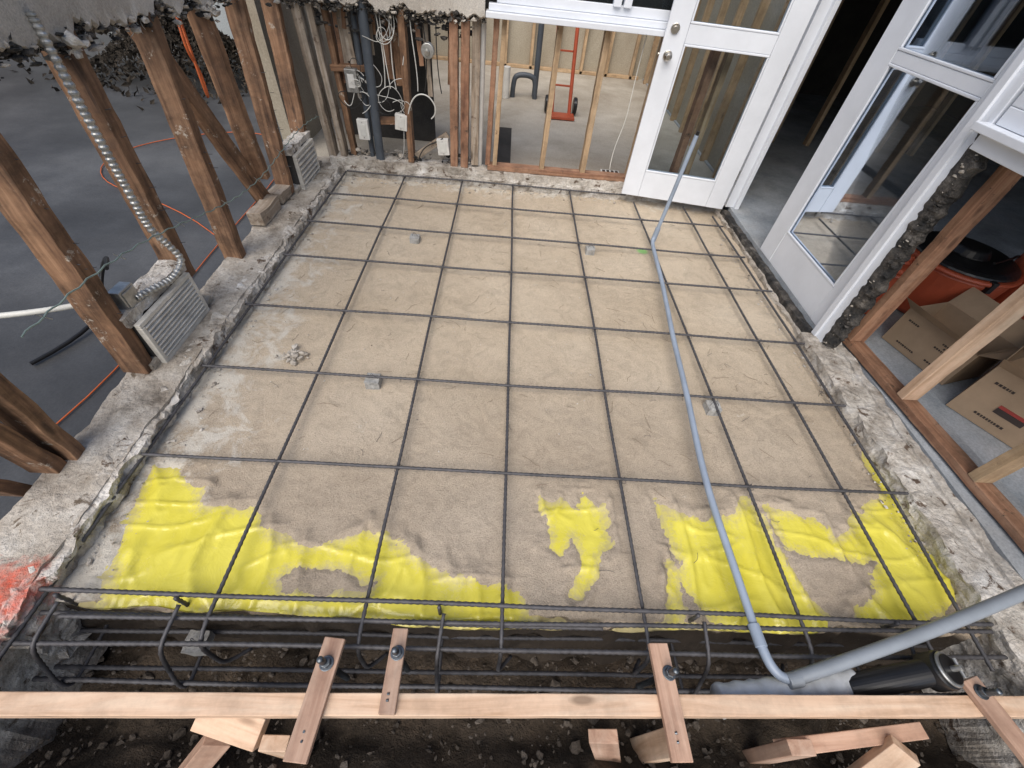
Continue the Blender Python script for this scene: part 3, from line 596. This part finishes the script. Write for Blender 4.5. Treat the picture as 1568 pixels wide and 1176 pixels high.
box("toe_plate",.45,.80,5.4,5.62,.03,.06,M_redtub,e)
cyl("wheel",(.45,5.7,.13),(.40,5.7,.13),.10,M_black,e); cyl("wheel_b",(.79,5.7,.13),(.84,5.7,.13),.10,M_black,e)
box("pit_shade_sheet",-.22,-.04,3.7,4.9,.021,.026,M_wdark,None,0)  # flat dark sheet on the floor in place of a shaded pit
e=empty("power_strip"); box("body",.93,1.13,3.62,3.72,.03,.07,M_whitebox,e); 
for k in range(4): box("socket",.945+k*.046,.975+k*.046,3.645,3.695,.071,.074,M_dark,e,0)
# ---------------------------------------------------------------- DOORS
def door(name,hinge,free,z0,z1,midz,th=.045,gz=.27,stile=.15,knob=True,mh=.12,stile2=None):
    e=empty(name); H=Vector((*hinge,0));Fv=Vector((*free,0)); L=(Fv-H).length; x=(Fv-H)/L; up=Vector((0,0,1)); s2=stile2 or stile
    def pt(s,z,o=0): q=H+x*s+x.cross(up)*o; return (q.x,q.y,z)
    def pc(nm,s0,s1,a,b,t,mat,o=0):
        s0,s1=sorted((s0,s1)); return board(nm,pt(s0,(a+b)/2,o),pt(s1,(a+b)/2,o),t,b-a,mat,e,bev=.004)
    pc("hinge_stile",0,stile,z0,z1,th,M_white); pc("lock_stile",L-s2,L,z0,z1,th,M_white)
    rails=[(z0,z0+gz),(midz,midz+mh),(z1-.14,z1)]
    for i,(a,b) in enumerate(rails): pc("rail_%d"%i,stile+.001,L-s2-.001,a,b,th-.004,M_white)
    for i in range(2):
        a,b=rails[i][1],rails[i+1][0]; m_=.016
        for o in(-th/2+.006,th/2-.006):
            pc("bead",stile+.002,L-s2-.002,a+.001,a+m_,.016,M_white,o); pc("bead",stile+.002,L-s2-.002,b-m_,b-.001,.016,M_white,o)
            pc("bead",stile+.002,stile+m_,a+m_,b-m_,.0155,M_white,o); pc("bead",L-s2-m_,L-s2-.002,a+m_,b-m_,.0155,M_white,o)
        pc("glass",stile+m_*.5,L-s2-m_*.5,a+m_*.5,b-m_*.5,.006,M_glass)
    for z in(.35,1.15,1.9): cyl("hinge",pt(-.012,z-.05,.02),pt(-.012,z+.05,.02),.009,M_brass,e,12)
    if knob:
        for sgn in(-1,1):
            s=L-.065
            cyl("rose",pt(s,1.16,sgn*th/2),pt(s,1.16,sgn*(th/2+.012)),.036,M_brass,e); cyl("neck",pt(s,1.16,sgn*(th/2+.01)),pt(s,1.16,sgn*(th/2+.05)),.012,M_brass,e); 
            cyl("knob_a",pt(s,1.16,sgn*(th/2+.04)),pt(s,1.16,sgn*(th/2+.06)),.02,M_brass,e,r2=.031); cyl("knob_b",pt(s,1.16,sgn*(th/2+.06)),pt(s,1.16,sgn*(th/2+.08)),.031,M_brass,e,r2=.018)
            cyl("deadbolt",pt(s,1.33,sgn*th/2),pt(s,1.33,sgn*(th/2+.016)),.034,M_brass,e); cyl("deadbolt_face",pt(s,1.33,sgn*(th/2+.016)),pt(s,1.33,sgn*(th/2+.03)),.016,M_brass,e)
        cyl("latch",pt(L,1.16),pt(L+.012,1.16),.011,M_brass,e,12)
    return e
door("french_door",(2.07,3.06),(1.085,3.22),.045,2.2,1.245,gz=.235,stile=.165)
door("french_door",(2.19,1.27),(2.19,2.32),.045,2.3,1.40,gz=.26,stile=.105,knob=False,mh=.06,stile2=.20)
fr=empty("door_frame")
box("hinge_jamb",2.12,2.26,3.10,3.19,.046,2.5,M_white,fr); box("hinge_stop",2.20,2.24,3.06,3.10,.046,2.5,M_white,fr); box("hinge_casing",2.09,2.118,3.14,3.24,.046,2.5,M_white,fr)
board("casing",(2.135,1.165,.03),(2.135,1.255,1.9),.028,.10,M_white,fr,up=(0,1,0)); board("near_jamb",(2.19,1.225,.046),(2.19,1.245,2.4),.12,.035,M_white,fr,up=(0,1,0))
board("brickmould",(2.112,1.195,.04),(2.112,1.285,1.9),.018,.045,M_white,fr,up=(0,1,0))
for z in(.5,1.3): box("hinge_leaf",2.115,2.119,3.145,3.185,z,z+.1,M_brass,fr,0)
e=empty("torn_stucco_strip"); v=[];f=[];n=110
for i in range(n+1):
    z=.06+1.26*i/n; yc=1.115+.085*i/n; o=yc-.045-.04*abs(noise.fractal(Vector((z*9,2,5)),.8,2,4))-.02; xo=.012*noise.noise(Vector((z*25,1,1)))
    for yy,xx in((yc,2.12+xo),(yc-.02,2.115+xo),(o,2.125+xo*2),(o-.012,2.16+xo),(o,2.19),(yc,2.19)): v.append((xx,yy+.006*noise.noise(Vector((z*60,yy*9,1))),z))
for i in range(n):
    for k in range(6): a=i*6+k; b2=i*6+(k+1)%6; f.append((a,b2,b2+6,a+6))
mesh_obj("layers",v,f,M_paper,e)
for mt_,sc,off in((M_curb,.8,.03),(M_paper,1.2,.0)):
    zs=rng.uniform(.06,1.3,150); chunks("bits",[(2.13+rng.uniform(-.015,.03),1.045+off+.085*(z-.06)/1.26+rng.normal(0,.012),z) for z in zs],rng.choice([.005,.008,.014],150)*sc,mt_,e)
rw=empty("window"); box("sill",2.06,2.24,-.7,1.20,1.31,1.345,M_white,rw); box("apron",2.10,2.14,-.7,1.17,1.24,1.308,M_white,rw); box("bottom_rail",2.12,2.22,-.7,1.16,1.347,1.42,M_white,rw); box("stile",2.121,2.221,1.08,1.16,1.421,2.5,M_white,rw); box("glass",2.165,2.17,-.7,1.08,1.42,2.5,M_glass,rw,0)
# ---------------------------------------------------------------- RIGHT STUD WALL
rs=empty("right_stud_wall")
board("sole_plate",(2.315,1.20,.075),(2.50,-1.2,.075),.10,.045,M_red,rs,rough=.003)
board("pressure_plate",(2.42,1.20,.05),(2.62,-1.2,.05),.09,.03,M_bfloor,rs,rough=.003)
for y,m_ in((1.10,M_red),(.60,M_new),(.06,M_tan),(-.5,M_tan)):
    board("stud",(2.32+(1.1-y)*.075,y,.10),(2.32+(1.1-y)*.075,y,1.31),.10,.05,m_,rs,up=(0,1,0),rough=.004)
rough_beam("plaster_edge",(2.235,-1.2,-.1),(2.235,1.15,-.1),.05,.15,M_plaster,rs,.012)
# ---------------------------------------------------------------- BOXES & tubs in side room
def cbox(name,c,sx,sy,sz,rot,label=True):
    e=empty(name); t=.006
    for nm,a in(("side_a",(-sx/2,-sx/2+t,-sy/2,sy/2)),("side_b",(sx/2-t,sx/2,-sy/2,sy/2)),("side_c",(-sx/2+t,sx/2-t,-sy/2,-sy/2+t)),("side_d",(-sx/2+t,sx/2-t,sy/2-t,sy/2))): box(nm,*a,0,sz,M_card,e,.001)
    box("bottom",-sx/2+t,sx/2-t,-sy/2+t,sy/2-t,.002,.008,M_card,e,0)
    for sg in(-1,1):
        v=[(sg*sx/2,-sy/2,sz),(sg*sx/2,sy/2,sz),(sg*(sx/2+.13),sy/2+.01,sz+.10),(sg*(sx/2+.13),-sy/2-.01,sz+.08)]
        mesh_obj("flap",v,[(0,1,2,3)],M_card,e)
    mesh_obj("flap",[(-sx/2,-sy/2,sz),(sx/2,-sy/2,sz),(sx/2,-sy/2-.10,sz+.1),(-sx/2,-sy/2-.12,sz+.07)],[(0,1,2,3)],M_card,e)
    X=-sx/2-.003
    if label:
        box("label",X,X+.0025,-sy*.02,sy*.22,sz*.34,sz*.44,M_dark,e,0); box("label_b",X,X+.0025,-sy*.02,sy*.22,sz*.445,sz*.50,M_redprint,e,0)
    for r_,(a,b,h0) in enumerate([(-.40,-.12,.74),(-.40,-.18,.66),(-.40,-.10,.58),(.05,.30,.16),(-.30,-.12,.2),(.24,.40,.74)]):
        y=a*sy
        while y<b*sy:
            w=rng.uniform(.006,.014); box("print_%d"%r_,X,X+.0025,y,y+w,sz*h0,sz*(h0+.04),M_dark,e,0); y+=w+.005
    e.location=c; e.rotation_euler=(0,0,rot)
cbox("cardboard_box",(2.86,1.05,.04),.36,.46,.26,.30,False); cbox("cardboard_box",(3.02,.50,.04),.50,.56,.34,.55,True)
def tub(name,c,r,h,mat,lid):
    e=empty(name); cyl("body",(0,0,0),(0,0,h),r*.85,mat,e,40,r2=r); cyl("rim",(0,0,h-.02),(0,0,h+.01),r*1.05,mat,e,40); cyl("lid",(0,0,h+.011),(0,0,h+.045),r*1.0,lid,e,40,r2=r*.9); cyl("lid_boss",(0,0,h+.046),(0,0,h+.10),r*.4,lid,e,24,r2=r*.3)
    curve("handle",[(r,0,h-.05),(r+.04,.02,h+.03),(r+.04,-.02,h+.06),(0,-r*.6,h+.08)],.008,lid,e)
    for k in range(3):
        a=k*2.1+2.5; box("latch_%d"%k,r*math.cos(a)-.02,r*math.cos(a)+.02,r*math.sin(a)-.02,r*math.sin(a)+.02,h-.06,h+.02,lid,e)
    e.location=c
tub("plastic_tub",(3.20,1.68,.04),.34,.40,M_redtub,M_black); tub("bucket",(2.70,1.60,.04),.17,.34,M_redtub,M_redtub)
e=empty("shop_vacuum"); cyl("drum",(3.75,1.45,.1),(3.75,1.45,.6),.28,M_redtub,e,32); cyl("motor_head",(3.75,1.45,.6),(3.75,1.45,.82),.27,M_blue,e,32,r2=.18); cyl("cap",(3.75,1.45,.82),(3.75,1.45,.86),.12,M_black,e,24); curve("hose",[(3.55,1.35,.6),(3.3,1.2,.75),(3.3,1.0,.5),(3.5,.8,.1)],.03,M_black,e,2)
for k in range(4): cyl("caster",(3.75+.25*math.cos(k*1.57),1.45+.25*math.sin(k*1.57),.085),(3.77+.25*math.cos(k*1.57),1.47+.25*math.sin(k*1.57),.085),.045,M_black,e,16)
sr=empty("side_room_walls"); box("far_wall",7.9,8,-3,9,.036,2.8,M_wdark,sr,0); box("end_wall",2.44,8,8.3,8.4,.036,2.8,M_wdark,sr,0); box("shade_ceiling",2.25,8,-2.5,8.4,2.6,2.7,M_wdark,sr,0)  # unseen overhead slab added to keep the side room dark
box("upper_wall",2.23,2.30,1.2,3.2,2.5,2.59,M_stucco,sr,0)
for y in np.arange(3.7,8,.5): board("stud",(2.49,y,.04),(2.49,y,2.6),.09,.05,M_tan,sr,up=(0,1,0))
for x in np.arange(3.0,7.5,.5): board("stud",(x,5.3,.04),(x,5.3,2.6),.05,.09,M_tan,sr,up=(0,1,0))
# ---------------------------------------------------------------- left surroundings
box("neighbor_wall",-14,-2.3,8.3,8.5,-.12,3,M_wallg,None,0)
box("overhang_shade_panel",-9.2,-9.1,-4,8.3,-.12,2.0,M_old,None,0)  # added dark panel standing in for shadow under the house overhang
pts=[];sz=[]
for _ in range(9000):
    a=rng.uniform(0,6.28); r=abs(rng.normal(0,.6)); h=max(0,.8*math.exp(-(r/.8)**2)); pts.append((-4.7+r*math.cos(a)*1.1,6.3+r*math.sin(a)*.7,-.11+h*rng.uniform(.85,1.02))); sz.append(rng.uniform(.03,.07))
flakes("leaf_pile",pts,sz,M_leaf)
# ---------------------------------------------------------------- camera, light
cd=bpy.data.cameras.new("camera"); cd.sensor_width=36; cd.lens=36*640.7/1568; cd.clip_start=.02; cd.clip_end=2000
cam=bpy.data.objects.new("camera",cd); cam.location=(-.1034,-1.0287,1.8); cam.rotation_euler=(.7301,-.0808,.0128); COL.objects.link(cam); S.camera=cam
W=bpy.data.worlds.new("World"); S.world=W; W.use_nodes=True; nt=W.node_tree; bg=nt.nodes["Background"]
sk=nt.nodes.new("ShaderNodeTexSky"); sk.sky_type='NISHITA'; sk.sun_disc=False; sk.sun_elevation=math.radians(52); sk.sun_rotation=math.radians(200); sk.dust_density=3; sk.ozone_density=1
nt.links.new(sk.outputs[0],bg.inputs[0]); bg.inputs[1].default_value=.15
sl=bpy.data.lights.new("sun","SUN"); sl.energy=2.8; sl.angle=math.radians(55); sl.color=(1,.955,.89)
so=bpy.data.objects.new("sun",sl); COL.objects.link(so)
d=Vector((math.sin(math.radians(200))*math.cos(math.radians(52)),math.cos(math.radians(200))*math.cos(math.radians(52)),math.sin(math.radians(52))))
so.rotation_euler=d.to_track_quat('Z','Y').to_euler()
S.view_settings.view_transform='Standard'; S.view_settings.look='None'; S.view_settings.exposure=0
